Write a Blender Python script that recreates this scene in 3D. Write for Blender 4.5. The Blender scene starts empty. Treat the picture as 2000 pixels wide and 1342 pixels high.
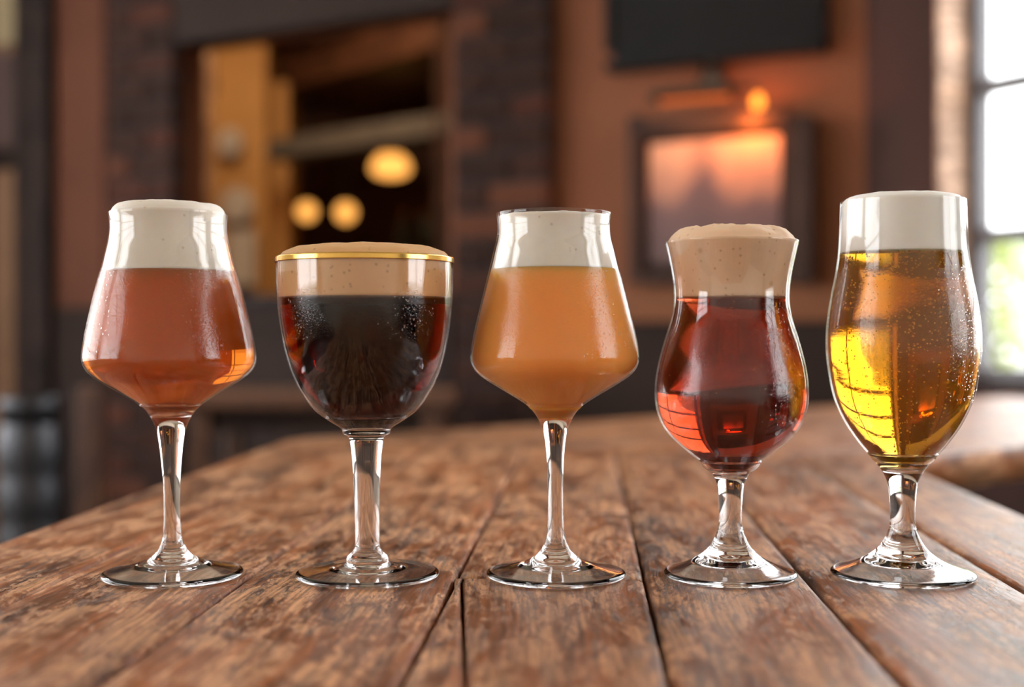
import bpy, bmesh, math, random
import numpy as np
from mathutils import Vector, Matrix, noise
random.seed(4)
R = math.radians
S = bpy.context.scene
COL = S.collection

# ------------------------------------------------------------------ camera, sky, exposure
TOP = 0.76                 # counter top height
EYE = TOP + 0.1258         # camera height
F = 2500.0                 # focal length in pixels of the 2000 px frame
HOR = 650.0                # pixel row of the horizon
cam = bpy.data.cameras.new('camera'); co = bpy.data.objects.new('camera', cam); COL.objects.link(co)
co.location = (0, 0, EYE); co.rotation_euler = (R(90), 0, 0)
cam.sensor_fit = 'HORIZONTAL'; cam.sensor_width = 36; cam.lens = 36*F/2000
cam.shift_y = -(671-HOR)/2000
cam.clip_start = 0.02; cam.clip_end = 200
cam.dof.use_dof = True; cam.dof.focus_distance = 0.64
cam.dof.aperture_fstop = (cam.lens/1000)/0.0125
S.camera = co
W = bpy.data.worlds.new('world'); S.world = W; W.use_nodes = True
SKY = 5.0
nt = W.node_tree; bg = nt.nodes['Background']
bg.inputs[0].default_value = (0.95, 0.97, 1.0, 1); bg.inputs[1].default_value = SKY
S.view_settings.view_transform = 'Standard'; S.view_settings.look = 'None'
S.view_settings.exposure = 0.5; S.view_settings.gamma = 1; S.view_settings.use_curve_mapping = False
cy = S.cycles
cy.max_bounces = 16; cy.diffuse_bounces = 4; cy.glossy_bounces = 6; cy.transmission_bounces = 14
cy.transparent_max_bounces = 24; cy.volume_bounces = 0
cy.sample_clamp_indirect = 6; cy.blur_glossy = 0.5
cy.caustics_refractive = True; cy.caustics_reflective = False
cy.use_denoising = True

def area(name, loc, rotz, w, h, portal=False, power=1, color=(1, 1, 1), rx=90):
    l = bpy.data.lights.new(name, 'AREA'); l.shape = 'RECTANGLE'; l.size = w; l.size_y = h
    l.energy = power; l.color = color; l.cycles.is_portal = portal
    o = bpy.data.objects.new(name, l); COL.objects.link(o); o.location = loc
    o.rotation_euler = (R(rx), 0, rotz)
    return o

# ------------------------------------------------------------------ helpers
def s2l(c): return tuple(((v/255)/12.92 if v/255 <= .04045 else ((v/255+.055)/1.055)**2.4) for v in c)+(1,)
def px(x, y, Z): return Vector(((x-1000)/F*Z, Z, EYE-(y-HOR)/F*Z))

class NT:
    def __init__(s, name):
        s.m = bpy.data.materials.new(name); s.m.use_nodes = True; s.t = s.m.node_tree; s.t.nodes.clear()
        s.out = s.t.nodes.new('ShaderNodeOutputMaterial')
    def n(s, typ, ins=None, **kw):
        o = s.t.nodes.new('ShaderNode'+typ)
        for k, v in kw.items(): setattr(o, k, v)
        for k, v in (ins or {}).items():
            i = o.inputs[k]
            if isinstance(v, bpy.types.NodeSocket): s.t.links.new(v, i)
            else:
                if isinstance(v, tuple) and i.type == 'RGBA' and len(v) == 3: v = v+(1,)
                i.default_value = v
        return o
    def surf(s, sock): s.t.links.new(sock, s.out.inputs['Surface'])
    def vol(s, sock): s.t.links.new(sock, s.out.inputs['Volume'])
    def ramp(s, fac, stops, interp='LINEAR'):
        o = s.n('ValToRGB', {0: fac}); cr = o.color_ramp; cr.interpolation = interp
        while len(cr.elements) < len(stops): cr.elements.new(.5)
        for e, (p, c) in zip(cr.elements, stops):
            e.position = p; e.color = c if len(c) == 4 else tuple(c)+(1,)
        return o.outputs[0]
    def math(s, op, a, b=0.0, c=0.0, clamp=False):
        o = s.n('Math', {0: a, 1: b, 2: c}, operation=op); o.use_clamp = clamp; return o.outputs[0]
    def mix(s, f, a, b, blend='MIX'):
        o = s.t.nodes.new('ShaderNodeMix'); o.data_type = 'RGBA'; o.blend_type = blend
        for i, v in ((0, f), (6, a), (7, b)):
            if isinstance(v, bpy.types.NodeSocket): s.t.links.new(v, o.inputs[i])
            else: o.inputs[i].default_value = v if not isinstance(v, tuple) or len(v) == 4 else v+(1,)
        return o.outputs[2]
    def map(s, vec, scale):
        return s.n('Mapping', {'Vector': vec, 'Scale': scale}).outputs[0]
    def noise(s, vec, scale=5, detail=4, rough=.5, dist=0):
        return s.n('TexNoise', {'Vector': vec, 'Scale': scale, 'Detail': detail, 'Roughness': rough, 'Distortion': dist}).outputs[0]

def plain(name, col, rough=.6, spec=.5, metal=0, var=.12, vscale=8, bump=.0, coat=0):
    t = NT(name); tc = t.n('TexCoord').outputs['Object']
    n = t.noise(tc, vscale, 5, .6)
    d = tuple(c*(1-var*2) for c in col[:3]); l = tuple(min(1, c*(1+var*2)) for c in col[:3])
    c = t.ramp(n, [(.3, d), (.7, l)])
    ins = {'Base Color': c, 'Roughness': rough, 'Specular IOR Level': spec, 'Metallic': metal, 'Coat Weight': coat}
    b = t.n('BsdfPrincipled', ins)
    if bump:
        bp = t.n('Bump', {'Height': t.noise(tc, vscale*8, 4, .6), 'Strength': bump, 'Distance': .003})
        t.t.links.new(bp.outputs[0], b.inputs['Normal'])
    t.surf(b.outputs[0]); return t.m

def emit(name, col, strength):
    t = NT(name); t.surf(t.n('Emission', {'Color': col, 'Strength': strength}).outputs[0]); return t.m

def tag(o, label=None, cat=None, group=None, kind=None):
    if label: o['label'] = label
    if cat: o['category'] = cat
    if group: o['group'] = group
    if kind: o['kind'] = kind
    return o
def empty(name, loc, rz=0, **k):
    o = bpy.data.objects.new(name, None); COL.objects.link(o); o.location = loc; o.rotation_euler = (0, 0, rz)
    o.empty_display_size = .05
    return tag(o, **k)
def link(name, me, mats, parent=None, loc=(0, 0, 0), rz=0, smooth=False, **k):
    o = bpy.data.objects.new(name, me); COL.objects.link(o)
    for m in (mats if isinstance(mats, list) else [mats]):
        if m and len(me.materials) < (len(mats) if isinstance(mats, list) else 1): me.materials.append(m)
    if smooth:
        for p in me.polygons: p.use_smooth = True
    o.location = loc; o.rotation_euler = (0, 0, rz); o.parent = parent
    return tag(o, **k)
def bmesh_new(): return bmesh.new()
def add_box(bm, c, s, rot=None, bev=0):
    m = Matrix.Translation(c) @ (rot or Matrix.Identity(4)) @ Matrix.Diagonal((s[0], s[1], s[2], 1))
    r = bmesh.ops.create_cube(bm, size=1, matrix=m)
    if bev:
        vs = set(r['verts']); es = [e for e in bm.edges if e.verts[0] in vs and e.verts[1] in vs]
        bmesh.ops.bevel(bm, geom=es, offset=bev, segments=2, affect='EDGES', profile=.5)
def finish(bm, name='m'):
    me = bpy.data.meshes.new(name); bm.normal_update(); bm.to_mesh(me); bm.free(); return me
def box(name, c, s, mat, parent=None, rz=0, bev=0, loc=None, **k):
    bm = bmesh_new(); add_box(bm, (0, 0, 0), s, bev=bev)
    return link(name, finish(bm, name), mat, parent, c, rz, **k)
def add_tube(bm, pts, rad, seg=10):
    pts = [Vector(p) for p in pts]; rings = []
    for i, p in enumerate(pts):
        d = (pts[min(i+1, len(pts)-1)]-pts[max(i-1, 0)]).normalized()
        a = d.orthogonal().normalized() if i == 0 else (a-d*a.dot(d)).normalized()
        b = d.cross(a); r = rad[i] if isinstance(rad, (list, tuple)) else rad
        rings.append([bm.verts.new(p+(a*math.cos(t)+b*math.sin(t))*r) for t in [2*math.pi*j/seg for j in range(seg)]])
    for q in range(len(rings)-1):
        for j in range(seg):
            bm.faces.new((rings[q][j], rings[q][(j+1) % seg], rings[q+1][(j+1) % seg], rings[q+1][j]))
    bm.faces.new(rings[0][::-1]); bm.faces.new(rings[-1])
def lathe_bm(bm, prof, seg=40, c=(0, 0, 0)):
    rings = []
    for r, z in prof:
        if r < 1e-6: rings.append([bm.verts.new((c[0], c[1], c[2]+z))])
        else: rings.append([bm.verts.new((c[0]+r*math.cos(2*math.pi*j/seg), c[1]+r*math.sin(2*math.pi*j/seg), c[2]+z)) for j in range(seg)])
    for A, B in zip(rings, rings[1:]):
        for j in range(seg):
            k = (j+1) % seg
            if len(A) == 1 and len(B) == 1: continue
            if len(A) == 1: bm.faces.new((A[0], B[k], B[j]))
            elif len(B) == 1: bm.faces.new((A[j], A[k], B[0]))
            else: bm.faces.new((A[j], A[k], B[k], B[j]))

# ------------------------------------------------------------------ materials
def wood(name, dark, mid, light, worn=.5, rough=.38, fine=1.0, bump=.5, shade=.35, spec=.5):
    t = NT(name)
    tc = t.n('TexCoord').outputs['Object']; oi = t.n('ObjectInfo').outputs['Random']
    off = t.n('CombineXYZ', {0: t.math('MULTIPLY', oi, 9.3), 1: t.math('MULTIPLY', oi, 17.7), 2: t.math('MULTIPLY', oi, 5.1)}).outputs[0]
    v = t.n('VectorMath', {0: tc, 1: off}, operation='ADD').outputs[0]
    warp = t.n('VectorMath', {0: t.n('TexNoise', {'Vector': t.map(v, (6, 3, 6)), 'Scale': 1.0, 'Detail': 3.0}).outputs[1], 'Scale': .03}, operation='SCALE').outputs[0]
    v = t.n('VectorMath', {0: v, 1: warp}, operation='ADD').outputs[0]
    big = t.noise(t.map(v, (14, 4.0, 10)), 1, 6, .62)
    grain = t.noise(t.map(v, (420, 14, 60)), 1, 5, .65)
    streak = t.noise(t.map(v, (95, 5, 40)), 1, 5, .6)
    chip = t.noise(t.map(v, (330, 95, 60)), 1, 6, .8, .6)
    patch = t.noise(t.map(v, (46, 17, 20)), 1, 10, .8, .5)
    col = t.ramp(t.math('ADD', t.math('MULTIPLY', big, .55), t.math('MULTIPLY', streak, .45)), [(.40, dark), (.52, mid), (.62, tuple(m*1.4 for m in mid[:3]))])
    w = t.math('ADD', t.math('MULTIPLY', patch, .62), t.math('MULTIPLY', chip, .38))
    wm = t.math('MULTIPLY', t.ramp(w, [(.60-.12*worn, (0, 0, 0)), (.645-.12*worn, (1, 1, 1))]), .8)
    col = t.mix(wm, col, light)
    dk = t.ramp(t.math('ADD', t.math('MULTIPLY', t.noise(t.map(v, (190, 30, 60)), 1, 7, .75, .8), .7), t.math('MULTIPLY', big, .3)), [(.40, (1, 1, 1)), (.45, (0, 0, 0))])
    col = t.mix(t.math('MULTIPLY', dk, .75), col, tuple(d*.45 for d in dark[:3]))
    gr = t.ramp(grain, [(.38, (.50, .48, .46)), (.6, (1.15, 1.15, 1.15))])
    col = t.mix(1.0, col, gr, 'MULTIPLY')
    k = t.math('ADD', t.math('MULTIPLY', oi, shade), 1-shade/2)
    col = t.mix(1.0, col, t.n('CombineXYZ', {0: k, 1: k, 2: k}).outputs[0], 'MULTIPLY')
    h = t.math('ADD', t.math('MULTIPLY', grain, .8*fine), t.math('MULTIPLY', wm, -.25))
    h = t.math('ADD', h, t.math('MULTIPLY', dk, -.5))
    h = t.math('ADD', h, t.math('MULTIPLY', chip, .5))
    bp = t.n('Bump', {'Height': h, 'Strength': bump, 'Distance': .0006})
    rg = t.ramp(t.math('ADD', t.math('MULTIPLY', wm, .3), t.math('MULTIPLY', streak, .6)), [(.2, (rough-.08,)*3), (.75, (rough+.18,)*3)])
    b = t.n('BsdfPrincipled', {'Base Color': col, 'Roughness': rg, 'Normal': bp.outputs[0], 'Specular IOR Level': spec})
    t.surf(b.outputs[0]); return t.m
M = {}
M['table'] = wood('worn_varnished_wood', (.075, .022, .008), (.32, .112, .040), (.74, .40, .21), .95, .35, bump=1.0, spec=.38)
M['wood_dark'] = wood('dark_brown_wood', (.018, .012, .010), (.035, .02, .016), (.06, .035, .025), .1, .6, spec=.15)
M['wood_red'] = wood('red_brown_wood', (.05, .02, .012), (.12, .05, .025), (.2, .09, .05), .1, .5)
M['jamb'] = wood('pale_jamb_wood', (.44, .26, .16), (.66, .42, .28), (.74, .52, .36), .2, .55)
M['orange_wall'] = plain('orange_brown_plaster', (.235, .082, .036), .75, .3, var=.06, vscale=2.5, bump=.2)
M['dark_wall'] = plain('dark_panelling', (.034, .021, .017), .75, .12, var=.1, vscale=3)
M['dark_brown'] = plain('dark_brown_plaster', (.065, .032, .026), .75, .15, var=.1, vscale=3)
M['far_brown'] = plain('brown_plaster_far', (.20, .12, .09), .8, .2, var=.15)
M['rust_wall'] = plain('rust_plaster', (.24, .075, .032), .75, .3, var=.08, vscale=3)
M['wall_shaded'] = plain('shaded_wall_plaster', (.13, .048, .027), .8, .15, var=.08, vscale=3)  # orange wall tone with shade painted in
M['cream'] = plain('cream_paint', (.42, .33, .19), .6, var=.03)
M['rail'] = plain('orange_brown_rail', (.24, .095, .045), .7, .15, var=.06)
M['mauve'] = plain('mauve_curtain', (.10, .06, .055), .8, var=.1)
M['tan'] = plain('tan_paint', (.26, .135, .07), .6, var=.08)
M['yellow'] = plain('ochre_paint', (.50, .27, .085), .7, var=.08, vscale=2)
M['floor'] = plain('dark_floor', (.035, .028, .025), .5, var=.2, vscale=3)
M['ceiling'] = plain('ceiling_paint', (.70, .62, .52), .8, var=.03)
M['pale_wall'] = plain('pale_plaster', (.72, .62, .50), .8, var=.03, vscale=2)
M['mortar'] = plain('dark_mortar', (.035, .026, .024), .9)
M['black'] = plain('black_lacquer', (.014, .013, .013), .7, .15, var=.05)
M['frame_dark'] = plain('dark_picture_frame', (.06, .032, .024), .7, .2)
M['steel'] = plain('brushed_steel', (.07, .07, .075), .45, metal=1, var=.03)
M['iron'] = plain('grey_window_iron', (.13, .12, .13), .5)
M['brass'] = plain('dark_brass', (.06, .035, .02), .35, metal=.6)
M['gold'] = plain('gold_rim', (.95, .60, .16), .18, metal=1, var=.02)
M['grey_beam'] = plain('weathered_grey_beam', (.075, .068, .06), .8, var=.15)
M['plate'] = plain('pale_enamel', (.50, .48, .45), .5, var=.03)
M['green'] = plain('bottle_green', (.02, .035, .018), .4)
M['paving'] = plain('pale_paving', (.62, .60, .56), .9, var=.05)
M['leaf'] = plain('leaf_green', (.52, .60, .24), .6, var=.2, vscale=20)
M['bulb'] = emit('glowing_bulb', (1.0, .42, .085, 1), 1.35)
M['bulb_hot'] = emit('glowing_orange_bulb', (1.0, .17, .02, 1), .75)
M['bulb_end'] = emit('glowing_end_bulb', (1.0, .26, .03, 1), 3.0)

def brick_mat():
    t = NT('brick_clay'); oi = t.n('ObjectInfo').outputs['Random']
    tc = t.n('TexCoord').outputs['Object']
    c = t.ramp(oi, [(.0, (.022, .012, .010)), (.5, (.040, .018, .014)), (.8, (.085, .028, .018)), (1, (.17, .06, .03))])
    c = t.mix(.35, c, t.ramp(t.noise(tc, 30, 5, .6), [(.3, (.01, .007, .006)), (.7, (.10, .045, .03))]))
    t.surf(t.n('BsdfPrincipled', {'Base Color': c, 'Roughness': .85, 'Specular IOR Level': .12}).outputs[0]); return t.m
M['brick'] = brick_mat()

def thin_glass(name, rough=.015, cond=None, tint=(.985, .985, .98), gain=1.0):
    """thin wall of clear glass: transparent with a Fresnel reflection; cond = (z0, z1, amount) band misted with condensation"""
    t = NT(name)
    fac = t.n('LayerWeight', {'Blend': .5}).outputs['Facing']
    p5 = t.math('POWER', fac, 5.0)
    fr = t.math('MULTIPLY_ADD', p5, .52, .042*gain)
    tc = t.n('TexCoord').outputs['Object']
    gl = {'Color': (1, 1, 1, 1), 'Roughness': rough}
    if cond:
        z = t.n('SeparateXYZ', {0: tc}).outputs[2]
        z0, z1, amt = cond
        up = t.n('MapRange', {0: z, 1: z0-.004, 2: z0+.012, 3: 0.0, 4: 1.0}).outputs[0]
        dn = t.n('MapRange', {0: z, 1: z1-.002, 2: z1+.001, 3: 1.0, 4: 0.0}).outputs[0]
        m = t.math('MULTIPLY', up, dn)
        blot = t.ramp(t.noise(tc, 55, 3, .5), [(.35, (.35,)*3), (.6, (1, 1, 1))])
        m = t.math('MULTIPLY', t.math('MULTIPLY', m, blot), amt)
        vo = t.n('TexVoronoi', {'Vector': tc, 'Scale': 900.0}).outputs['Distance']
        drops = t.ramp(vo, [(.0, (1, 1, 1)), (.45, (0, 0, 0))])
        hh = t.math('ADD', drops, t.noise(tc, 1600, 2, .5))
        bp = t.n('Bump', {'Height': hh, 'Strength': t.math('MULTIPLY', m, .55), 'Distance': .00022})
        gl['Normal'] = bp.outputs[0]
        gl['Roughness'] = t.math('MULTIPLY_ADD', m, .16, rough)
    g = t.n('BsdfGlossy', gl)
    tr = t.n('BsdfTransparent', {'Color': tint+(1,)})
    mx = t.n('MixShader', {0: fr, 1: tr.outputs[0], 2: g.outputs[0]})
    t.surf(mx.outputs[0]); return t.m

def solid_glass(name, ior=1.47):
    t = NT(name); t.surf(t.n('BsdfGlass', {'Color': (1, 1, 1, 1), 'Roughness': 0.0, 'IOR': ior}).outputs[0]); return t.m
M['glass'] = solid_glass('clear_glass')
M['pane'] = thin_glass('window_glass')
t_ = NT('wetted_glass'); t_.surf(t_.n('BsdfTransparent', {'Color': (1, 1, 1, 1)}).outputs[0]); M['wet'] = t_.m
M['water'] = solid_glass('water_drop', 1.33)
t_ = NT('gas_bubble')
M['bubble'] = t_.m
t_.surf(t_.n('MixShader', {0: .45, 1: t_.n('BsdfGlass', {'IOR': .75, 'Roughness': 0.0}).outputs[0], 2: t_.n('BsdfTranslucent', {'Color': (1, .80, .40, 1)}).outputs[0]}).outputs[0])

def beer_mat(name, sigma, ior=1.34, haze=0.0, hazecol=(.5, .2, .05), sss=.01, cond=0.0, rough=0.0):
    t = NT(name)
    tc = t.n('TexCoord').outputs['Object']
    g_in = {'Color': (1, 1, 1, 1), 'IOR': ior, 'Roughness': rough}
    if cond:
        vo = t.n('TexVoronoi', {'Vector': tc, 'Scale': 700.0}).outputs['Distance']
        bp = t.n('Bump', {'Height': t.ramp(vo, [(.0, (1, 1, 1)), (.4, (0, 0, 0))]), 'Strength': cond, 'Distance': .0002})
        g_in['Normal'] = bp.outputs[0]
    g = t.n('BsdfGlass', g_in)
    out = g.outputs[0]
    if haze:
        p = t.n('BsdfPrincipled', {'Base Color': hazecol, 'Roughness': .35, 'Specular IOR Level': .0,
                                   'Subsurface Weight': 1.0, 'Subsurface Radius': (1.0, .6, .3), 'Subsurface Scale': sss})
        out = t.n('MixShader', {0: haze, 1: out, 2: p.outputs[0]}).outputs[0]
    t.surf(out)
    if haze < .97:
        dmax = max(sigma)*1.02
        t.vol(t.n('VolumeAbsorption', {'Color': tuple(1-s/dmax for s in sigma)+(1,), 'Density': dmax}).outputs[0])
    return t.m

def foam_mat(name, col, dark, spots=.5, seedv=0.0):
    t = NT(name); tc = t.n('TexCoord').outputs['Object']
    v = t.n('VectorMath', {0: tc, 1: (seedv, seedv*.7, 0)}, operation='ADD').outputs[0]
    fine = t.noise(v, 1500, 3, .6)
    vo = t.n('TexVoronoi', {'Vector': v, 'Scale': 330.0, 'Randomness': 1.0})
    sel = t.math('GREATER_THAN', t.n('SeparateXYZ', {0: vo.outputs['Color']}).outputs[0], 1-.30*spots)
    sp = t.math('MULTIPLY', t.ramp(vo.outputs['Distance'], [(.10, (1, 1, 1)), (.32, (0, 0, 0))]), sel)
    vo2 = t.n('TexVoronoi', {'Vector': v, 'Scale': 95.0, 'Randomness': 1.0})
    sel2 = t.math('GREATER_THAN', t.n('SeparateXYZ', {0: vo2.outputs['Color']}).outputs[1], 1-.10*spots)
    sp2 = t.math('MULTIPLY', t.ramp(vo2.outputs['Distance'], [(.05, (1, 1, 1)), (.2, (0, 0, 0))]), sel2)
    sp = t.math('MAXIMUM', sp, sp2)
    c = t.mix(t.math('MULTIPLY', t.noise(v, 160, 4, .6), .25), col, dark)
    c = t.mix(t.math('MULTIPLY', sp, .7), c, dark)
    h = t.math('SUBTRACT', t.math('MULTIPLY', fine, .35), t.math('MULTIPLY', sp, .8))
    bp = t.n('Bump', {'Height': h, 'Strength': .45, 'Distance': .0003})
    b = t.n('BsdfPrincipled', {'Base Color': c, 'Roughness': .6, 'Specular IOR Level': .3, 'Normal': bp.outputs[0],
                               'Subsurface Weight': .6, 'Subsurface Radius': (1, .8, .6), 'Subsurface Scale': .003})
    t.surf(b.outputs[0]); return t.m

# ------------------------------------------------------------------ the room
def wall(name, origin, ang, length, z0, z1, holes, mat, thick=.14, s_start=0.0, offset=0.0):
    """wall whose local x runs along it, local -y faces the room; holes = (s0, s1, z0, z1)"""
    ss = sorted({s_start, length}|{h[0] for h in holes}|{h[1] for h in holes})
    zs = sorted({z0, z1}|{h[2] for h in holes}|{h[3] for h in holes})
    bm = bmesh_new()
    V = {}
    def v(i, y, k):
        key = (i, y, k)
        if key not in V: V[key] = bm.verts.new((ss[i], y, zs[k]))
        return V[key]
    nx, nz = len(ss)-1, len(zs)-1
    def solid(i, k):
        if i < 0 or k < 0 or i >= nx or k >= nz: return False
        a, b = (ss[i]+ss[i+1])/2, (zs[k]+zs[k+1])/2
        return not any(h[0] < a < h[1] and h[2] < b < h[3] for h in holes)
    y0, y1 = offset, offset+thick
    for i in range(nx):
        for k in range(nz):
            if not solid(i, k): continue
            bm.faces.new((v(i, y0, k), v(i+1, y0, k), v(i+1, y0, k+1), v(i, y0, k+1)))
            bm.faces.new((v(i, y1, k), v(i, y1, k+1), v(i+1, y1, k+1), v(i+1, y1, k)))
            if not solid(i-1, k): bm.faces.new((v(i, y0, k), v(i, y0, k+1), v(i, y1, k+1), v(i, y1, k)))
            if not solid(i+1, k): bm.faces.new((v(i+1, y0, k), v(i+1, y1, k), v(i+1, y1, k+1), v(i+1, y0, k+1)))
            if not solid(i, k-1): bm.faces.new((v(i, y0, k), v(i, y1, k), v(i+1, y1, k), v(i+1, y0, k)))
            if not solid(i, k+1): bm.faces.new((v(i, y0, k+1), v(i+1, y0, k+1), v(i+1, y1, k+1), v(i, y1, k+1)))
    return link(name, finish(bm, name), mat, None, (origin[0], origin[1], 0), ang, kind='structure')

SL = .51
P2 = Vector((.809, 2.93))
BA = -math.atan(SL)                         # back wall angle
BE = Vector((math.cos(BA), math.sin(BA)))   # along the back wall, left to right
BN = Vector((math.sin(BA), -math.cos(BA)))  # towards the room
def bw(xp, yp=HOR, off=0.0):
    """point of the back wall seen at a pixel: (s, z, world point pushed off into the room)"""
    k = (xp-1000)/F; P = P2+BN*off
    Z = (P.y+SL*P.x)/(1+SL*k); X = k*Z
    s = (Vector((X, Z))-P2).dot(BE)
    return s, EYE-(yp-HOR)/F*Z, Vector((X, Z, EYE-(yp-HOR)/F*Z))
def wrect(name, x0, x1, y0, y1, off, th, mat, parent=None, bev=0, base=None, **k):
    """box on the back wall covering a pixel rectangle, front face off metres from the wall"""
    s0, s1 = bw(x0, off=off)[0], bw(x1, off=off)[0]
    xm = (x0+x1)/2; za, zb = bw(xm, y0, off)[1], bw(xm, y1, off)[1]
    if base is not None: zb = base
    c2 = P2+BE*((s0+s1)/2)+BN*(off-th/2)
    c = Vector((c2.x, c2.y, (za+zb)/2))
    if parent is not None: c = parent.matrix_basis.inverted() @ c
    return box(name, c, (abs(s1-s0), th, abs(za-zb)), mat, parent, 0 if parent is not None else BA, bev, **k)

H = 2.7
sL = -(P2-Vector((-4.0, P2.y+SL*(P2.x+4.0)))).length
s340, s880 = bw(340)[0], bw(880)[0]
ztop, zbot = bw(610, 48)[1], bw(610, 592)[1]
wall('wall_back', P2, BA, 0.12, 0, H, [(s340, s880, zbot, ztop)], M['orange_wall'], .14, s_start=sL)
WA = math.atan2(-.867, .4983)               # right (window) wall
wdir = Vector((math.cos(WA), math.sin(WA)))
w1 = (.2075, 1.95, .775, 2.5); w2 = (2.50, 4.60, .70, 2.5)
LW = 5.6
wall('wall_right', P2, WA, LW, 0, H, [w1, w2], M['dark_brown'], .15)
P3 = P2+wdir*LW
P1 = Vector((-1.896, 4.31)); ldir = Vector((.25, .968)).normalized()
LL = (4.31-P3.y)/ldir.y
P4 = P1-ldir*LL
w3 = (LL-6.1, LL-3.85, .70, 2.5); w4 = (LL-3.5, LL-.55, .60, 2.55)
wall('wall_left', P4, math.atan2(ldir.y, ldir.x), LL, 0, H, [w3, w4], M['pale_wall'], .15)
wall('wall_front', (P3.x, P3.y), math.pi, P3.x-P4.x, 0, H, [], M['pale_wall'], .15)
def prism(name, poly, z0, z1, mat):
    bm = bmesh_new()
    a = [bm.verts.new((p[0], p[1], z0)) for p in poly]; b = [bm.verts.new((p[0], p[1], z1)) for p in poly]
    bm.faces.new(a[::-1]); bm.faces.new(b)
    for i in range(len(poly)): j = (i+1) % len(poly); bm.faces.new((a[i], a[j], b[j], b[i]))
    bmesh.ops.recalc_face_normals(bm, faces=bm.faces)
    return link(name, finish(bm, name), mat, kind='structure')
yb = lambda x: P2.y+SL*(P2.x-x)
poly = [(P4.x-.14, P4.y-.14), (P3.x+.14, P3.y-.14), (P2.x+.17, P2.y+.05), (.75, 8.1), (-4.1, 8.1), (-4.1, yb(-4.1)), (P1.x-.15, yb(P1.x-.15))]
prism('floor', poly, -.1, 0, M['floor']); prism('ceiling', poly, H, H+.1, M['ceiling'])
# room beyond the opening
wall('wall_far', (-4.0, 8.0), 0, 4.75, 0, H, [], M['far_brown'], .1)
wall('wall_far_left', (-4.0, yb(-4.0)), math.pi/2, 8.0-yb(-4.0), 0, H, [], M['rust_wall'], .1)
wall('wall_far_right', (.75, 8.0), -math.pi/2, 8.0-yb(.75)-.1, 0, H, [], M['dark_brown'], .1)

# window frames, panes, portals
def window(idx, name, origin, ang, w, zbars, sbars, depth=.11, fw=.035):
    s0, s1, z0, z1 = w
    d = Vector((math.cos(ang), math.sin(ang)))
    base = empty(name, (origin[0]+d.x*s0, origin[1]+d.y*s0, z0), ang, kind='structure')
    L, Hh = s1-s0, z1-z0
    bm = bmesh_new()
    for c, s in (((fw/2, depth, Hh/2), (fw, .05, Hh)), ((L-fw/2, depth, Hh/2), (fw, .05, Hh)),
                 ((L/2, depth, fw/2), (L-2*fw, .05, fw)), ((L/2, depth, Hh-fw/2), (L-2*fw, .05, fw))):
        add_box(bm, c, s, bev=.004)
    link('window_frame', finish(bm), M['iron'], base)
    for z in zbars:
        box('glazing_bar', (L/2, depth, z-z0), (L-2*fw, .05, .030), M['iron'], base, bev=.003)
    for s in sbars:
        box('glazing_bar', (s, depth, Hh/2), (.026, .046, Hh-2*fw), M['iron'], base, bev=.003)
    xs = [fw]+list(sbars)+[L-fw]; zs = [fw]+[z-z0 for z in zbars]+[Hh-fw]
    for a, b in zip(xs, xs[1:]):
        for c, e in zip(zs, zs[1:]):
            box('pane', ((a+b)/2, depth+.004, (c+e)/2), (b-a-.01, .004, e-c-.01), M['pane'], base)
    jb = bmesh_new()
    for c, s in (((.006, .07, Hh/2), (.012, .139, Hh)), ((L-.006, .07, Hh/2), (.012, .139, Hh)), ((L/2, .07, Hh-.006), (L-.024, .139, .012))):
        add_box(jb, c, s)
    link('window_jamb', finish(jb), M['jamb'], base)
    box('window_sill', (L/2, .06, .006), (L-.024, .15, .012), M['wood_dark'], base, bev=.003)
    n = Vector((-math.sin(ang), math.cos(ang)))
    c = Vector((origin[0], origin[1]))+d*((s0+s1)/2)+n*(depth+.09)
    area('window_daylight', (c.x, c.y, (z0+z1)/2), ang, L, Hh, portal=True)
def wz(xp, yp):   # height on the right wall's glazing plane at a pixel
    k = (xp-1000)/F; o = P2+Vector((-math.sin(WA), math.cos(WA)))*.11
    # o + t*wdir = (kZ, Z)
    t = (k*o.y-o.x)/(wdir.x-k*wdir.y); Z = o.y+t*wdir.y
    return EYE-(yp-HOR)/F*Z
zb1, zb2 = wz(1970, 163), wz(1970, 458)
stp = zb1-zb2
window(1, 'window_1', P2, WA, w1, [zb2, zb1, zb1+stp], [.9])
window(2, 'window_2', P2, WA, w2, [1.15, 1.6, 2.05], [1.0])
la = math.atan2(ldir.y, ldir.x)
window(3, 'window_3', P4, la, w3, [1.2, 1.6, 2.0], [.95])
window(4, 'window_4', P4, la, w4, [1.1, 1.6, 2.05], [1.1, 2.2])

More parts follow.
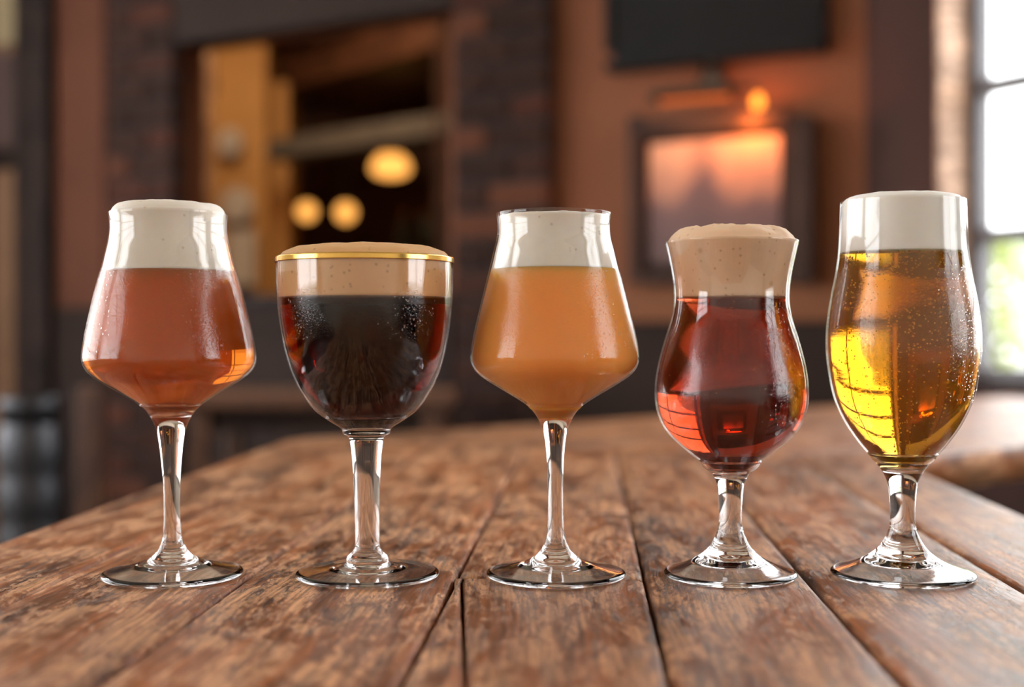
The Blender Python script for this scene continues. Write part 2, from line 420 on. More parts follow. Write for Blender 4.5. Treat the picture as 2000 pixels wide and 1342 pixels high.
# ground and shrubs outside
bm = bmesh_new(); add_box(bm, (0, 4, -.2), (60, 60, .1)); link('ground', finish(bm), M['paving'], kind='structure')
def shrub(loc, w, h, n, label, seed):
    rnd = random.Random(seed); bm = bmesh_new()
    for i in range(n):
        u = rnd.random()*2*math.pi; r = w*math.sqrt(rnd.random()); z = h*(.12+.88*rnd.random())
        r *= math.sqrt(max(.05, 1-(abs(z/h-.5)*1.9)**2)); s = rnd.uniform(.03, .06)
        rot = Matrix.Rotation(rnd.random()*6.28, 4, 'Z') @ Matrix.Rotation(rnd.uniform(-1, 1), 4, 'X')
        m = Matrix.Translation((r*math.cos(u), r*math.sin(u), z)) @ rot
        vs = [bm.verts.new(m @ Vector(p)) for p in ((0, -s, 0), (s*.5, 0, s*.12), (0, s, 0), (-s*.5, 0, s*.12))]
        bm.faces.new(vs[:3]); bm.faces.new((vs[0], vs[2], vs[3]))
    e = empty('shrub', loc, label=label, cat='shrub')
    o = link('foliage', finish(bm), M['leaf'], e, kind='stuff')
    bm = bmesh_new()
    for i in range(5):
        a = i*1.26; add_tube(bm, [(0, 0, 0), (.1*math.cos(a), .1*math.sin(a), h*.4), (w*.5*math.cos(a), w*.5*math.sin(a), h*.75)], [.02, .014, .006], 6)
    link('stem', finish(bm), M['wood_red'], e)
shrub((2.75, 6.3, -.15), 1.1, 1.5, 9000, 'leafy green shrub outside the window behind the lager glass', 3)

# ------------------------------------------------------------------ back wall things
def bricks(name, xa, xb, off, z0, z1, idx):
    s0, s1 = bw(xa, off=off)[0], bw(xb, off=off)[0]
    c2 = P2+BE*s0
    base = empty(name, (c2.x, c2.y, 0), BA, kind='structure')
    Lw = s1-s0
    box('mortar_core', (Lw/2, -(off-.008)/2-.0005, (z0+z1)/2), (Lw-.012, off-.009, z1-z0), M['mortar'], base)
    ch = .075; n = int((z1-z0)/ch); meshes = {}
    for i in range(n):
        z = z0+ch*(i+.5); x = 0.0
        cuts = [0, Lw*(.62 if i % 2 else .38), Lw] if Lw < .36 else [0, Lw*.42 if i % 2 else Lw*.2, Lw*.84 if i % 2 else Lw*.62, Lw]
        for a, b in zip(cuts, cuts[1:]):
            w = round(b-a-.010, 4)
            if w not in meshes:
                bm = bmesh_new(); add_box(bm, (0, 0, 0), (w, off+.0, ch-.011)); 
                bmesh.ops.bevel(bm, geom=list(bm.edges), offset=.003, segments=1, affect='EDGES')
                meshes[w] = finish(bm, 'brick'); meshes[w].materials.append(M['brick'])
            o = bpy.data.objects.new('brick', meshes[w]); COL.objects.link(o); o.parent = base
            o.location = ((a+b)/2, -off/2-.001-random.uniform(0, .004), z)
bricks('trim_1', 205, 338, .06, 0, H, 1)
bricks('trim_2', 882, 1068, .06, 0, H, 2)
wrect('trim_3', 28, 90, -400, 700, .05, .05, M['wood_dark'], base=0.0, kind='structure')
wrect('trim_4', 340, 880, -120, 48, .07, .07, M['dark_wall'], kind='structure')
# pale strip added out of view high on the back wall to bounce daylight
frc = P2+BE*((sL+.0)/2+.05)+BN*.04
box('wall_bounce_strip', (frc.x, frc.y, 2.36), (abs(sL)-2.2, .07, .66), M['pale_wall'], None, BA, kind='structure').location.xy = (P2+BE*((sL+2.2)/2)+BN*.04)
# opening surround
wrect('trim_5', 340, 880, 575, 596, .05, .05, M['wood_dark'], kind='structure')
# dado rail and dark panelling
wrect('trim_6', 1070, 1688, 562, 628, .03, .03, M['rail'], bev=.004, kind='structure')
wain = wrect('wall_panelling', 1070, 1688, 628, 900, .022, .022, M['dark_wall'], base=0.0, kind='structure')
wrect('wall_shade_overlay', 92, 203, -420, 600, .012, .012, M['wall_shaded'], kind='structure')  # added sheet, painted darker to offset window light on this wall stretch
wrect('trim_7', 340, 880, 598, 640, .03, .03, M['dark_wall'], kind='structure')
wrect('wall_panelling', 340, 880, 640, 900, .02, .02, M['dark_wall'], base=0.0, kind='structure')
wrect('wall_panelling', 92, 203, 600, 900, .02, .02, M['dark_wall'], base=0.0, kind='structure')
# pale door at the far left
dc = bw(-40, 300, .03)[2]
door = empty('door_1', (dc.x, dc.y, 0), BA, kind='structure')
def drect(name, x0, x1, y0, y1, off, th, mat, base=None):
    return wrect(name, x0, x1, y0, y1, off, th, mat, door, .003, base)
drect('door_leaf', -100, 31, -300, 690, .03, .03, M['tan'], 0.0)
drect('door_panel', -90, 27, -260, 92, .04, .01, M['cream'])
drect('door_panel', -90, 27, 108, 290, .04, .01, M['mauve'])
drect('door_rail', -100, 31, 292, 334, .045, .012, M['wood_dark'])
drect('door_panel', -90, 27, 340, 640, .04, .01, M['tan'])

# black board above
b0 = bw(1395, -60, .05)[2]
bd = empty('wall_board', b0, BA, label='large black board in a dark frame high on the orange wall', cat='board')
bd.location.z = b0.z
def child_rect(par, name, x0, x1, y0, y1, off, th, mat, bev=.003, **k): return wrect(name, x0, x1, y0, y1, off, th, mat, par, bev, **k)
child_rect(bd, 'panel', 1196, 1594, -250, 100, .04, .04, M['black'])
for nm, q in (('frame_rail', (1180, 1610, 98, 117)), ('frame_rail', (1180, 1610, -268, -250)), ('frame_stile', (1180, 1196, -250, 98)), ('frame_stile', (1594, 1610, -250, 98))):
    child_rect(bd, nm, *q, .05, .05, M['black'])

# framed picture
def print_mat():
    t = NT('faded_print'); tc = t.n('TexCoord').outputs['Object']
    xyz = t.n('SeparateXYZ', {0: tc}); x, z = xyz.outputs[0], xyz.outputs[2]
    n = t.noise(tc, 22, 4, .6)
    zz = t.math('ADD', z, t.math('MULTIPLY', t.math('SUBTRACT', n, .5), .10))
    spire = t.math('MULTIPLY', t.math('SUBTRACT', .055, t.math('ABSOLUTE', t.math('ADD', x, .025))), 1.6)
    zz = t.math('SUBTRACT', zz, t.math('MAXIMUM', spire, 0.0))
    c = t.ramp(t.math('MULTIPLY_ADD', zz, 2.6, .5), [(.20, s2l((96, 66, 62))), (.45, s2l((112, 78, 74))), (.58, s2l((180, 125, 100))), (.8, s2l((226, 166, 130)))])
    t.surf(t.n('BsdfPrincipled', {'Base Color': c, 'Roughness': .5}).outputs[0]); return t.m
p0 = bw(1400, 390, .03)[2]
pic = empty('framed_picture', p0, BA, label='framed faded building print under the brass picture light', cat='picture')
child_rect(pic, 'frame', 1226, 1248, 225, 552, .045, .04, M['frame_dark'])
child_rect(pic, 'frame', 1535, 1582, 225, 552, .075, .07, M['frame_dark'])
child_rect(pic, 'frame', 1248, 1535, 225, 256, .045, .04, M['frame_dark'])
child_rect(pic, 'frame', 1248, 1535, 528, 552, .045, .04, M['frame_dark'])
child_rect(pic, 'mount', 1248, 1535, 256, 528, .018, .014, M['wood_dark'])
child_rect(pic, 'print', 1268, 1524, 272, 510, .021, .003, print_mat(), bev=0)

# picture light
l0 = bw(1400, 150, 0)[2]
pl = empty('picture_light', l0, BA, label='dark brass picture light glowing over the framed print', cat='lamp')
lz = bw(1357, 187, .14)[1]-l0.z
sA, sB = bw(1275, off=.14)[0]-bw(1400)[0], bw(1440, off=.14)[0]-bw(1400)[0]
bm = bmesh_new(); 
prof = [(-.5, .0), (-.45, .02), (0, .028), (.45, .02), (.5, 0)]
hv = []
for sx in (sA, sB):
    hv.append([bm.verts.new((sx, -.14+.05*p[0], lz+p[1]-.008)) for p in prof])
for i in range(4): bm.faces.new((hv[0][i], hv[0][i+1], hv[1][i+1], hv[1][i]))
bm.faces.new(hv[0][::-1]); bm.faces.new(hv[1])
sh = link('shade', finish(bm), M['brass'], pl)
md = sh.modifiers.new('s', 'SOLIDIFY'); md.thickness = .002
bm = bmesh_new(); add_tube(bm, [(0, -.012, .005), (0, -.06, .025), (0, -.11, lz+.05), (0, -.14, lz+.02)], .007)
link('arm', finish(bm), M['brass'], pl, smooth=True)
box('wall_plate', (0, -.008, 0), (.045, .016, .07), M['brass'], pl, bev=.003)
bm = bmesh_new(); add_tube(bm, [(sA+.02, -.14, lz-.004), (sB-.02, -.14, lz-.004)], .008)
link('tube_bulb', finish(bm), M['bulb_hot'], pl, smooth=True)
sE = bw(1480, off=.10)[0]-bw(1400)[0]; zE = bw(1480, 200, .10)[1]-l0.z
bm = bmesh_new(); lathe_bm(bm, [(0, -.016), (.010, -.012), (.014, 0), (.010, .012), (.005, .02), (0, .022)], 16, (sE, -.10, zE))
link('end_bulb', finish(bm), M['bulb_end'], pl, smooth=True)
bm = bmesh_new(); add_tube(bm, [(sB-.01, -.14, lz+.004), (sE, -.115, zE+.035), (sE, -.10, zE+.02)], .006)
link('end_arm', finish(bm), M['brass'], pl, smooth=True)
wl = P2+BE*bw(1400)[0]+BN*.12
area('picture_lamp_light', (wl.x, wl.y, lz+l0.z-.02), BA, .2, .04, power=.35, color=(1, .42, .12), rx=0)
pt = bpy.data.lights.new('end_bulb_light', 'POINT'); pt.energy = .8; pt.color = (1, .27, .05); pt.shadow_soft_size = .014
q = P2+BE*(bw(1480)[0])+BN*.075
po = bpy.data.objects.new('end_bulb_light', pt); COL.objects.link(po); po.location = (q.x, q.y, zE+l0.z-.035)

# ------------------------------------------------------------------ beyond the opening
def far_box(name, x0, x1, y0, y1, Z, th, mat, parent=None, base=None, bev=0, **k):
    a, b = px(x0, y0, Z), px(x1, y1, Z)
    zb = b.z if base is None else base
    c = Vector(((a.x+b.x)/2, Z+th/2, (a.z+zb)/2))
    if parent is not None: c = c-Vector(parent.location)
    return box(name, c, (b.x-a.x, th, a.z-zb), mat, parent, 0, bev, **k)
far_box('trim_8', 408, 520, 85, 700, 6.0, .3, M['yellow'], base=0.0, kind='structure')
far_box('trim_9', 520, 562, 160, 700, 6.15, .3, M['yellow'], base=0.0, kind='structure')
far_box('trim_10', 343, 392, 60, 700, 5.0, .2, M['jamb'], base=0.0, kind='structure')
far_box('trim_11', 848, 884, 60, 700, 4.9, .16, M['wood_red'], base=0.0, kind='structure')
# speaker
a = px(391, 145, 5.4); sp = empty('wall_speaker', a, label='black wall speaker beside the ochre pillar beyond the opening', cat='speaker')
bm = bmesh_new()
for i in range(1): add_box(bm, (0, .05, 0), (.075, .12, .23), bev=.02)
link('cabinet', finish(bm), M['black'], sp)
bm = bmesh_new(); lathe_bm(bm, [(0, 0), (.016, .004), (.026, .008), (.03, .014), (.034, .012)], 20)
cone = link('driver', finish(bm), M['black'], sp, (0, -.012, -.04)); cone.rotation_euler = (R(90), 0, 0)
box('bracket', (.0, .18, 0), (.02, .16, .04), M['black'], sp)
# clock and enamel signs on the pillar
def disc_on(name, x, y, Z, rx, rz, mat, label, cat, rim=True, sq=False):
    e = empty(name, px(x, y, Z), label=label, cat=cat)
    r = rx/F*Z; h = rz/F*Z
    bm = bmesh_new()
    lathe_bm(bm, [(0, 0), (r*.9, 0), (r*.97, .006), (r, .016), (r, .03), (0, .03)], 36)
    o = link('face', finish(bm), mat, e, smooth=False); o.rotation_euler = (R(-90), 0, 0); o.scale = (1, h/r, 1); o.location = (0, -.03, 0)
    return e
c = disc_on('wall_clock', 450, 280, 5.96, 24, 28, M['plate'], 'small round pale clock on the ochre pillar, topmost of the pale shapes', 'clock')
box('hour_hand', (.012, -.035, .008), (.03, .003, .005), M['black'], c); box('minute_hand', (0, -.035, .02), (.004, .003, .04), M['black'], c)
e = disc_on('wall_plate', 464, 402, 5.96, 32, 36, M['plate'], 'round pale enamel plate on the ochre pillar just below the clock', 'plate')
e = empty('enamel_sign', px(472, 505, 5.96), label='upright pale enamel sign low on the ochre pillar behind the amber beer', cat='sign')
box('panel', (0, -.012, 0), (.13, .016, .26), M['plate'], e, bev=.006); box('edge_strip', (0, -.004, 0), (.14, .008, .27), M['iron'], e, bev=.004)
# beams
def beam(name, A, B, w, h, mat, **k):
    d = (B-A); L = d.length; bm = bmesh_new()
    rot = d.to_track_quat('X', 'Z').to_matrix().to_4x4()
    add_box(bm, (0, 0, 0), (L, w, h), rot, bev=.01)
    return link(name, finish(bm), mat, None, (A+B)/2, **k)
beam('trim_12', px(540, 296, 5.9), px(900, 243, 4.9), .12, .09, M['grey_beam'], kind='structure')
beam('trim_13', px(520, 190, 6.9), px(960, 70, 5.3), .5, .16, M['wood_red'], kind='structure')
beam('trim_14', px(560, 90, 7.4), px(960, 110, 6.6), .2, .3, M['wood_red'], kind='structure')
# pendant lamp
def pendant(x, y, Z, r, label):
    e = empty('pendant_lamp', px(x, y, Z), label=label, cat='lamp')
    bm = bmesh_new(); lathe_bm(bm, [(.012, r*.98), (r*.3, r*.92), (r*.56, r*.68), (r*.6, r*.58)], 32)
    o = link('shade', finish(bm), M['wood_red'], e, smooth=True); m = o.modifiers.new('s', 'SOLIDIFY'); m.thickness = .003
    bm = bmesh_new(); lathe_bm(bm, [(0, -r*.55), (r*.5, -r*.52), (r*.85, -r*.38), (r*1.0, -r*.1), (r*.85, r*.3), (r*.5, r*.62), (0, r*.75)], 32)
    link('glass_bowl', finish(bm), M['bulb'], e, smooth=True)
    bm = bmesh_new(); add_tube(bm, [(0, 0, r*.9), (0, 0, H-e.location.z)], .006)
    link('cord', finish(bm), M['black'], e)
pendant(763, 325, 6.2, .095, 'domed pendant lamp glowing above and right of the twin bulbs')
def globe(x, y, Z, r, label):
    e = empty('globe_bulb', px(x, y, Z), label=label, cat='lamp', group='twin glowing globe bulbs')
    bm = bmesh_new(); lathe_bm(bm, [(0, -r)]+[(r*math.cos(t), r*math.sin(t)) for t in [R(a) for a in range(-75, 76, 15)]]+[(r*.25, r*.97), (0, r)], 28)
    link('bulb', finish(bm), M['bulb'], e, smooth=True)
    bm = bmesh_new(); lathe_bm(bm, [(r*.3, r*.95), (r*.32, r*1.5), (r*.12, r*1.7), (0, r*1.7)], 20)
    link('socket', finish(bm), M['black'], e, smooth=True)
    bm = bmesh_new(); add_tube(bm, [(0, 0, r*1.6), (0, 0, H-e.location.z)], .004)
    link('cord', finish(bm), M['black'], e)
globe(599, 413, 6.1, .043, 'left one of the twin glowing globe bulbs above the dark stout')
globe(675, 415, 6.1, .046, 'right one of the twin glowing globe bulbs above the dark stout')
# dark sideboard with green bottles under the pendant
z_sb = px(810, 498, 5.6).z
sb = empty('sideboard', (px(800, 0, 5.6).x, 5.75, 0), label='dark sideboard beyond the opening under the pendant lamp', cat='cabinet')
box('body', (0, 0, z_sb/2), (.42, .3, z_sb-.02), M['wood_dark'], sb, bev=.01); box('top', (0, 0, z_sb-.01), (.46, .34, .02), M['wood_red'], sb, bev=.004)
for i, d in enumerate((-.105, .105)):
    dd = box('door', (d, -.155, z_sb*.5), (.19, .012, z_sb*.8), M['wood_red'], sb, bev=.003)
    box('knob', ((.07 if i == 0 else -.07), -.012, 0), (.015, .014, .015), M['steel'], dd, bev=.004)
lab = ['green bottle on the sideboard, left of the pair', 'green bottle on the sideboard, right of the pair']
for i, xx in enumerate((790, 832)):
    p = px(xx, 0, 5.7); e = empty('bottle', (p.x, 5.72, z_sb+.0005), label=lab[i], cat='bottle', group='bottles on the far sideboard')
    bm = bmesh_new(); lathe_bm(bm, [(0, 0), (.034, 0), (.036, .01), (.036, .1), (.03, .125), (.013, .15), (.012, .185), (0, .185)], 24)
    link('body', finish(bm), M['green'], e, smooth=True)
    bm = bmesh_new(); lathe_bm(bm, [(0, .186), (.014, .186), (.014, .2), (0, .2)], 16); link('cap', finish(bm), M['gold'], e)
area('far_room_fill_light', (-1.1, 4.6, H-.05), 0, .8, .5, power=29, color=(1, .68, .40), rx=0)  # fill lamp and fixture added out of view to brighten the far room
fl = empty('fill_light_fixture', (-1.1, 4.6, H), label='flat fill light added unseen on the ceiling beyond the opening', cat='lamp')
box('housing', (0, 0, -.018), (.84, .54, .034), M['plate'], fl, bev=.004)
box('trim_edge', (0, 0, -.04), (.86, .56, .008), M['iron'], fl, bev=.002)

# ------------------------------------------------------------------ furniture at the back
def pub_table(x, Z, w, d, label):
    e = empty('pub_table', ((x-1000)/F*Z, Z, 0), 0, label=label, cat='table')
    box('tabletop', (0, 0, .735), (w, d, .03), M['wood_red'], e, bev=.006)
    box('apron', (0, 0, .695), (w-.08, d-.08, .05), M['wood_dark'], e, bev=.003)
    for sx in (-1, 1):
        for sy in (-1, 1): box('leg', (sx*(w/2-.045), sy*(d/2-.045), .36), (.045, .045, .72), M['wood_red'], e, bev=.004)
pub_table(640, 3.0, .60, .44, 'plain brown wooden table standing behind the stout and hazy beer')
def ribbed(x, Z, r, h, label):
    e = empty('steel_keg', ((x-1000)/F*Z, Z, 0), label=label, cat='keg')
    prof = [(0, .0), (r*.86, .0), (r*.9, .015), (r*.9, .06)]
    z = .06
    n = 7
    for i in range(n):
        a = .06+(h-.12)*i/n; b = .06+(h-.12)*(i+1)/n
        prof += [(r*.93, a+.004), (r, a+(b-a)*.3), (r, a+(b-a)*.7), (r*.93, b-.004)]
    prof += [(r*.9, h-.05), (r*.88, h-.045), (r*.5, h-.035), (0, h-.033)]
    bm = bmesh_new(); lathe_bm(bm, prof, 48); link('body', finish(bm), M['steel'], e, smooth=True)
    bm = bmesh_new(); lathe_bm(bm, [(r*.84, h-.05), (r*.9, h-.05), (r*.93, h-.005), (r*.9, h), (r*.87, h-.005), (r*.84, h-.05)], 48); link('collar', finish(bm), M['steel'], e, smooth=True)
    bm = bmesh_new(); lathe_bm(bm, [(r*.16, h-.036), (r*.16, h-.012), (r*.1, h-.006), (0, h-.006)], 20); link('valve', finish(bm), M['iron'], e, smooth=True)
ribbed(62, 2.5, .062, .76, 'tall ribbed steel keg on the dark floor left of the counter')
box('post', px(178, 0, 2.75)*1, (.05, .05, .77), M['wood_red'], None, 0, .004, label='red-brown wooden post in the dark behind the amber beer glass', cat='post')
po_ = bpy.data.objects['post']; po_.location.z = .385

# ------------------------------------------------------------------ the counter
AL = math.atan(.058); ca, sa = math.cos(AL), math.sin(AL)
def uv(X, Y): return X*ca-Y*sa, X*sa+Y*ca
def XY(u, v): return Vector((u*ca+v*sa, -u*sa+v*ca))
ctr = empty('bar_counter', (0, 0, 0), 0, label='long angled bar counter of worn brown varnished planks under the five glasses', cat='counter')
CO = Vector((-.267, 1.52)); CI = Vector((.388, 1.277))     # mitre corners (outer, inner)
def plank(p0, p1, q0, q1, th=.038, step=.008, seed=0, gap=.0004, name='plank', lift=0.0, label=None, jit=.0002):
    """plank between edge line p0->p1 (left) and q0->q1 (right); any quad; local y runs along it"""
    rnd = random.Random(seed)
    ax = ((p1+q1)/2-(p0+q0)/2); L = ax.length; ax.normalize(); ang = math.atan2(-ax.x, ax.y)
    o = (p0+q0)/2; cr = Vector((ax.y, -ax.x))
    loc = lambda p: Vector(((p-o).dot(cr), (p-o).dot(ax)))
    a0, a1, b0, b1 = loc(p0), loc(p1), loc(q0), loc(q1)
    wide = min((b0-a0).length, (b1-a1).length) > .03
    N = max(4, int(L/step)); bm = bmesh_new(); rows = []
    zt = TOP+lift
    for i in range(N+1):
        f = i/N; A = a0.lerp(a1, f); B = b0.lerp(b1, f)
        e = .0015 if i in (0, N) else 0
        w = (B-A).length; row = []
        jl = gap+abs(noise.noise(Vector((seed*3.1, f*L*55, 0))))*jit+(abs(noise.noise(Vector((seed*9.1, f*L*260, 3))))**2)*jit*5
        jr = gap+abs(noise.noise(Vector((seed*5.3+40, f*L*55, 0))))*jit+(abs(noise.noise(Vector((seed*7.7, f*L*260, 9))))**2)*jit*5
        ends = 1.0
        pts = [(jl, -th), (jl, -.0035), (jl+.0010, -.0011), (jl+.0032, 0)]
        pr = [(w-jr-x+0*jl, z) for x, z in ((.0032, 0), (.0010, -.0011), (0, -.0035), (0, -th))]
        mids = [(w*k/6, 0) for k in range(1, 6)] if wide else [(w/2, 0)]
        for x, z in pts+mids+pr:
            p = A.lerp(B, min(max(x/w, 0), 1))
            zz = z+(noise.noise(Vector((p.x*14+seed*7, p.y*5, 0)))*.00018 if z > -.002 else 0)-(e if z > -.003 else 0)
            row.append(bm.verts.new((p.x, p.y, zz)))
        rows.append(row)
    for r0, r1 in zip(rows, rows[1:]):
        for j in range(len(r0)-1): bm.faces.new((r0[j], r0[j+1], r1[j+1], r1[j]))
        bm.faces.new((r0[-1], r0[0], r1[0], r1[-1]))
    bm.faces.new(rows[0][::-1]); bm.faces.new(rows[-1])
    bmesh.ops.recalc_face_normals(bm, faces=bm.faces)
    ob = link(name, finish(bm, name), M['table'], ctr, (o.x, o.y, zt), ang, smooth=True)
    if label: ob['label'] = label
    return ob
def mitre_v(u):
    o, i = uv(*CO), uv(*CI); f = (u-o[0])/(i[0]-o[0]); return o[1]+(i[1]-o[1])*f
us = [-.3535, -.270, -.1748, -.0668, .0300, .1128, .2135, .303]
V0 = -.35
g = .0008
for i in range(7):
    a, b = us[i]*ca, us[i+1]*ca
    if i == 3:    # plank with an end joint, and the tapering sliver on its left
        vj = .893
        vs = .66; vm = .30
        plank(XY(a, vm), XY(a, vs), XY(a+.040, vm), XY(a+.0022, vs), seed=31)
        plank(XY(a+.040, vm), XY(a+.0022, vs), XY(b, vm), XY(b, vs), seed=32)
        plank(XY(a, V0), XY(a, vm-.001), XY(a+.040, V0), XY(a+.040, vm-.001), seed=36)
        plank(XY(a+.040, V0), XY(a+.040, vm-.001), XY(b, V0), XY(b, vm-.001), seed=37)
        plank(XY(a, vs+.0006), XY(a, vj), XY(b, vs+.0006), XY(b, vj), seed=32.0)
        plank(XY(a, vj+.002), XY(a, mitre_v(a)), XY(b, vj+.002), XY(b, mitre_v(b)), seed=34)
        continue
    plank(XY(a, V0), XY(a, mitre_v(a)-g), XY(b, V0), XY(b, mitre_v(b)-g), seed=i+1, gap=[.0009, .0009, .0008, .0004, .0004, .0006, .0006][i])
# second wing, towards the window
d2 = Vector((.77, .64)).normalized(); n2 = (CI-CO)
Lf = 2.10
for i in range(6):
    f0, f1 = i/6, (i+1)/6
    A = CO.lerp(CI, f0); B = CO.lerp(CI, f1)
    # lengths until the window wall
    def hit(p):
        o = P2; m = wdir; nn = Vector((-m.y, m.x)); return (o-p).dot(nn)/d2.dot(nn)-.004
    plank(A+d2*.0012, A+d2*hit(A), B+d2*.0012, B+d2*hit(B), seed=50+i, step=.02)
# base panels and legs keep the top up
for (u_, v_) in ((-.30, .1), (.25, .1), (-.30, 1.2), (.25, 1.0)):
    p = XY(u_, v_); box('leg', (p.x, p.y, (TOP-.038)/2), (.06, .06, TOP-.04), M['wood_dark'], ctr, -AL, .004)
for f in (.2, .8):
    p = CO.lerp(CI, f)+d2*1.0; box('leg', (p.x, p.y, (TOP-.038)/2), (.06, .06, TOP-.04), M['wood_dark'], ctr, math.atan2(d2.y, d2.x), .004)

# ------------------------------------------------------------------ the five glasses
ZG = .66; K = ZG/F
def smooth_profile(pts, sig, step=.0004):
    """resample a (r, z) polyline by arc length and smooth it; ends stay fixed"""
    P = np.array(pts, float); d = np.r_[0, np.cumsum(np.hypot(*np.diff(P, axis=0).T))]
    n = int(d[-1]/step)+1; t = np.linspace(0, d[-1], n)
    Q = np.c_[np.interp(t, d, P[:, 0]), np.interp(t, d, P[:, 1])]
    k = int(3*sig/step); 
    if k < 1: return Q
    w = np.exp(-.5*(np.arange(-k, k+1)*step/sig)**2); w /= w.sum()
    out = Q.copy()
    for c in (0, 1):
        pad = np.r_[2*Q[0, c]-Q[k:0:-1, c], Q[:, c], 2*Q[-1, c]-Q[-2:-k-2:-1, c]]
        out[:, c] = np.convolve(pad, w, 'valid')
    return out
def decimate(Q, step):
    d = np.r_[0, np.cumsum(np.hypot(*np.diff(Q, axis=0).T))]; n = max(2, int(round(d[-1]/step))+1)
    t = np.linspace(0, d[-1], n); return np.c_[np.interp(t, d, Q[:, 0]), np.interp(t, d, Q[:, 1])]
def offset(Q, w):
    T = np.gradient(Q, axis=0); T /= np.hypot(T[:, 0], T[:, 1])[:, None]+1e-12
    N = np.c_[T[:, 1], -T[:, 0]]       # outward for an upward profile
    return Q-N*w, N
def lathe_mesh(name, prof, mats, parent, lean=0.0, seg=112, normals=True, matidx=None, flipn=False, disp=None, **k):
    """prof: list of (r, z), travelled so that the outside lies to its right"""
    prof = np.array(prof, float)
    T = np.gradient(prof, axis=0); T /= np.hypot(T[:, 0], T[:, 1])[:, None]+1e-12
    N = np.c_[T[:, 1], -T[:, 0]]
    verts = []; nor = []; faces = []; idx = []; ring = []
    for i, ((r, z), (nr, nz)) in enumerate(zip(prof, N)):
        if r < 1e-5:
            ring.append([len(verts)]); verts.append((lean*z, 0, z)); nor.append((0, 0, 1 if nz > 0 else -1))
        else:
            s = len(verts); ring.append(list(range(s, s+seg)))
            for j in range(seg):
                a = 2*math.pi*j/seg; c, d = math.cos(a), math.sin(a)
                rr, zz = r, z
                if disp: rr, zz = disp(r, z, a)
                verts.append((rr*c+lean*zz, rr*d, zz)); nor.append((nr*c, nr*d, nz))
    for i in range(len(ring)-1):
        A, B = ring[i], ring[i+1]; mi = matidx[i] if matidx is not None else 0
        for j in range(seg):
            q = (j+1) % seg
            if len(A) == 1 and len(B) == 1: continue
            if len(A) == 1: f = (A[0], B[q], B[j])
            elif len(B) == 1: f = (A[j], A[q], B[0])
            else: f = (A[j], A[q], B[q], B[j])
            faces.append(f); idx.append(mi)
    me = bpy.data.meshes.new(name); me.from_pydata(verts, [], faces)
    for m in (mats if isinstance(mats, list) else [mats]): me.materials.append(m)
    me.polygons.foreach_set('material_index', idx)
    me.polygons.foreach_set('use_smooth', [True]*len(faces)); me.update()
    if normals and not disp: me.normals_split_custom_set_from_vertices(nor)
    o = bpy.data.objects.new(name, me); COL.objects.link(o); o.parent = parent
    return tag(o, **k)

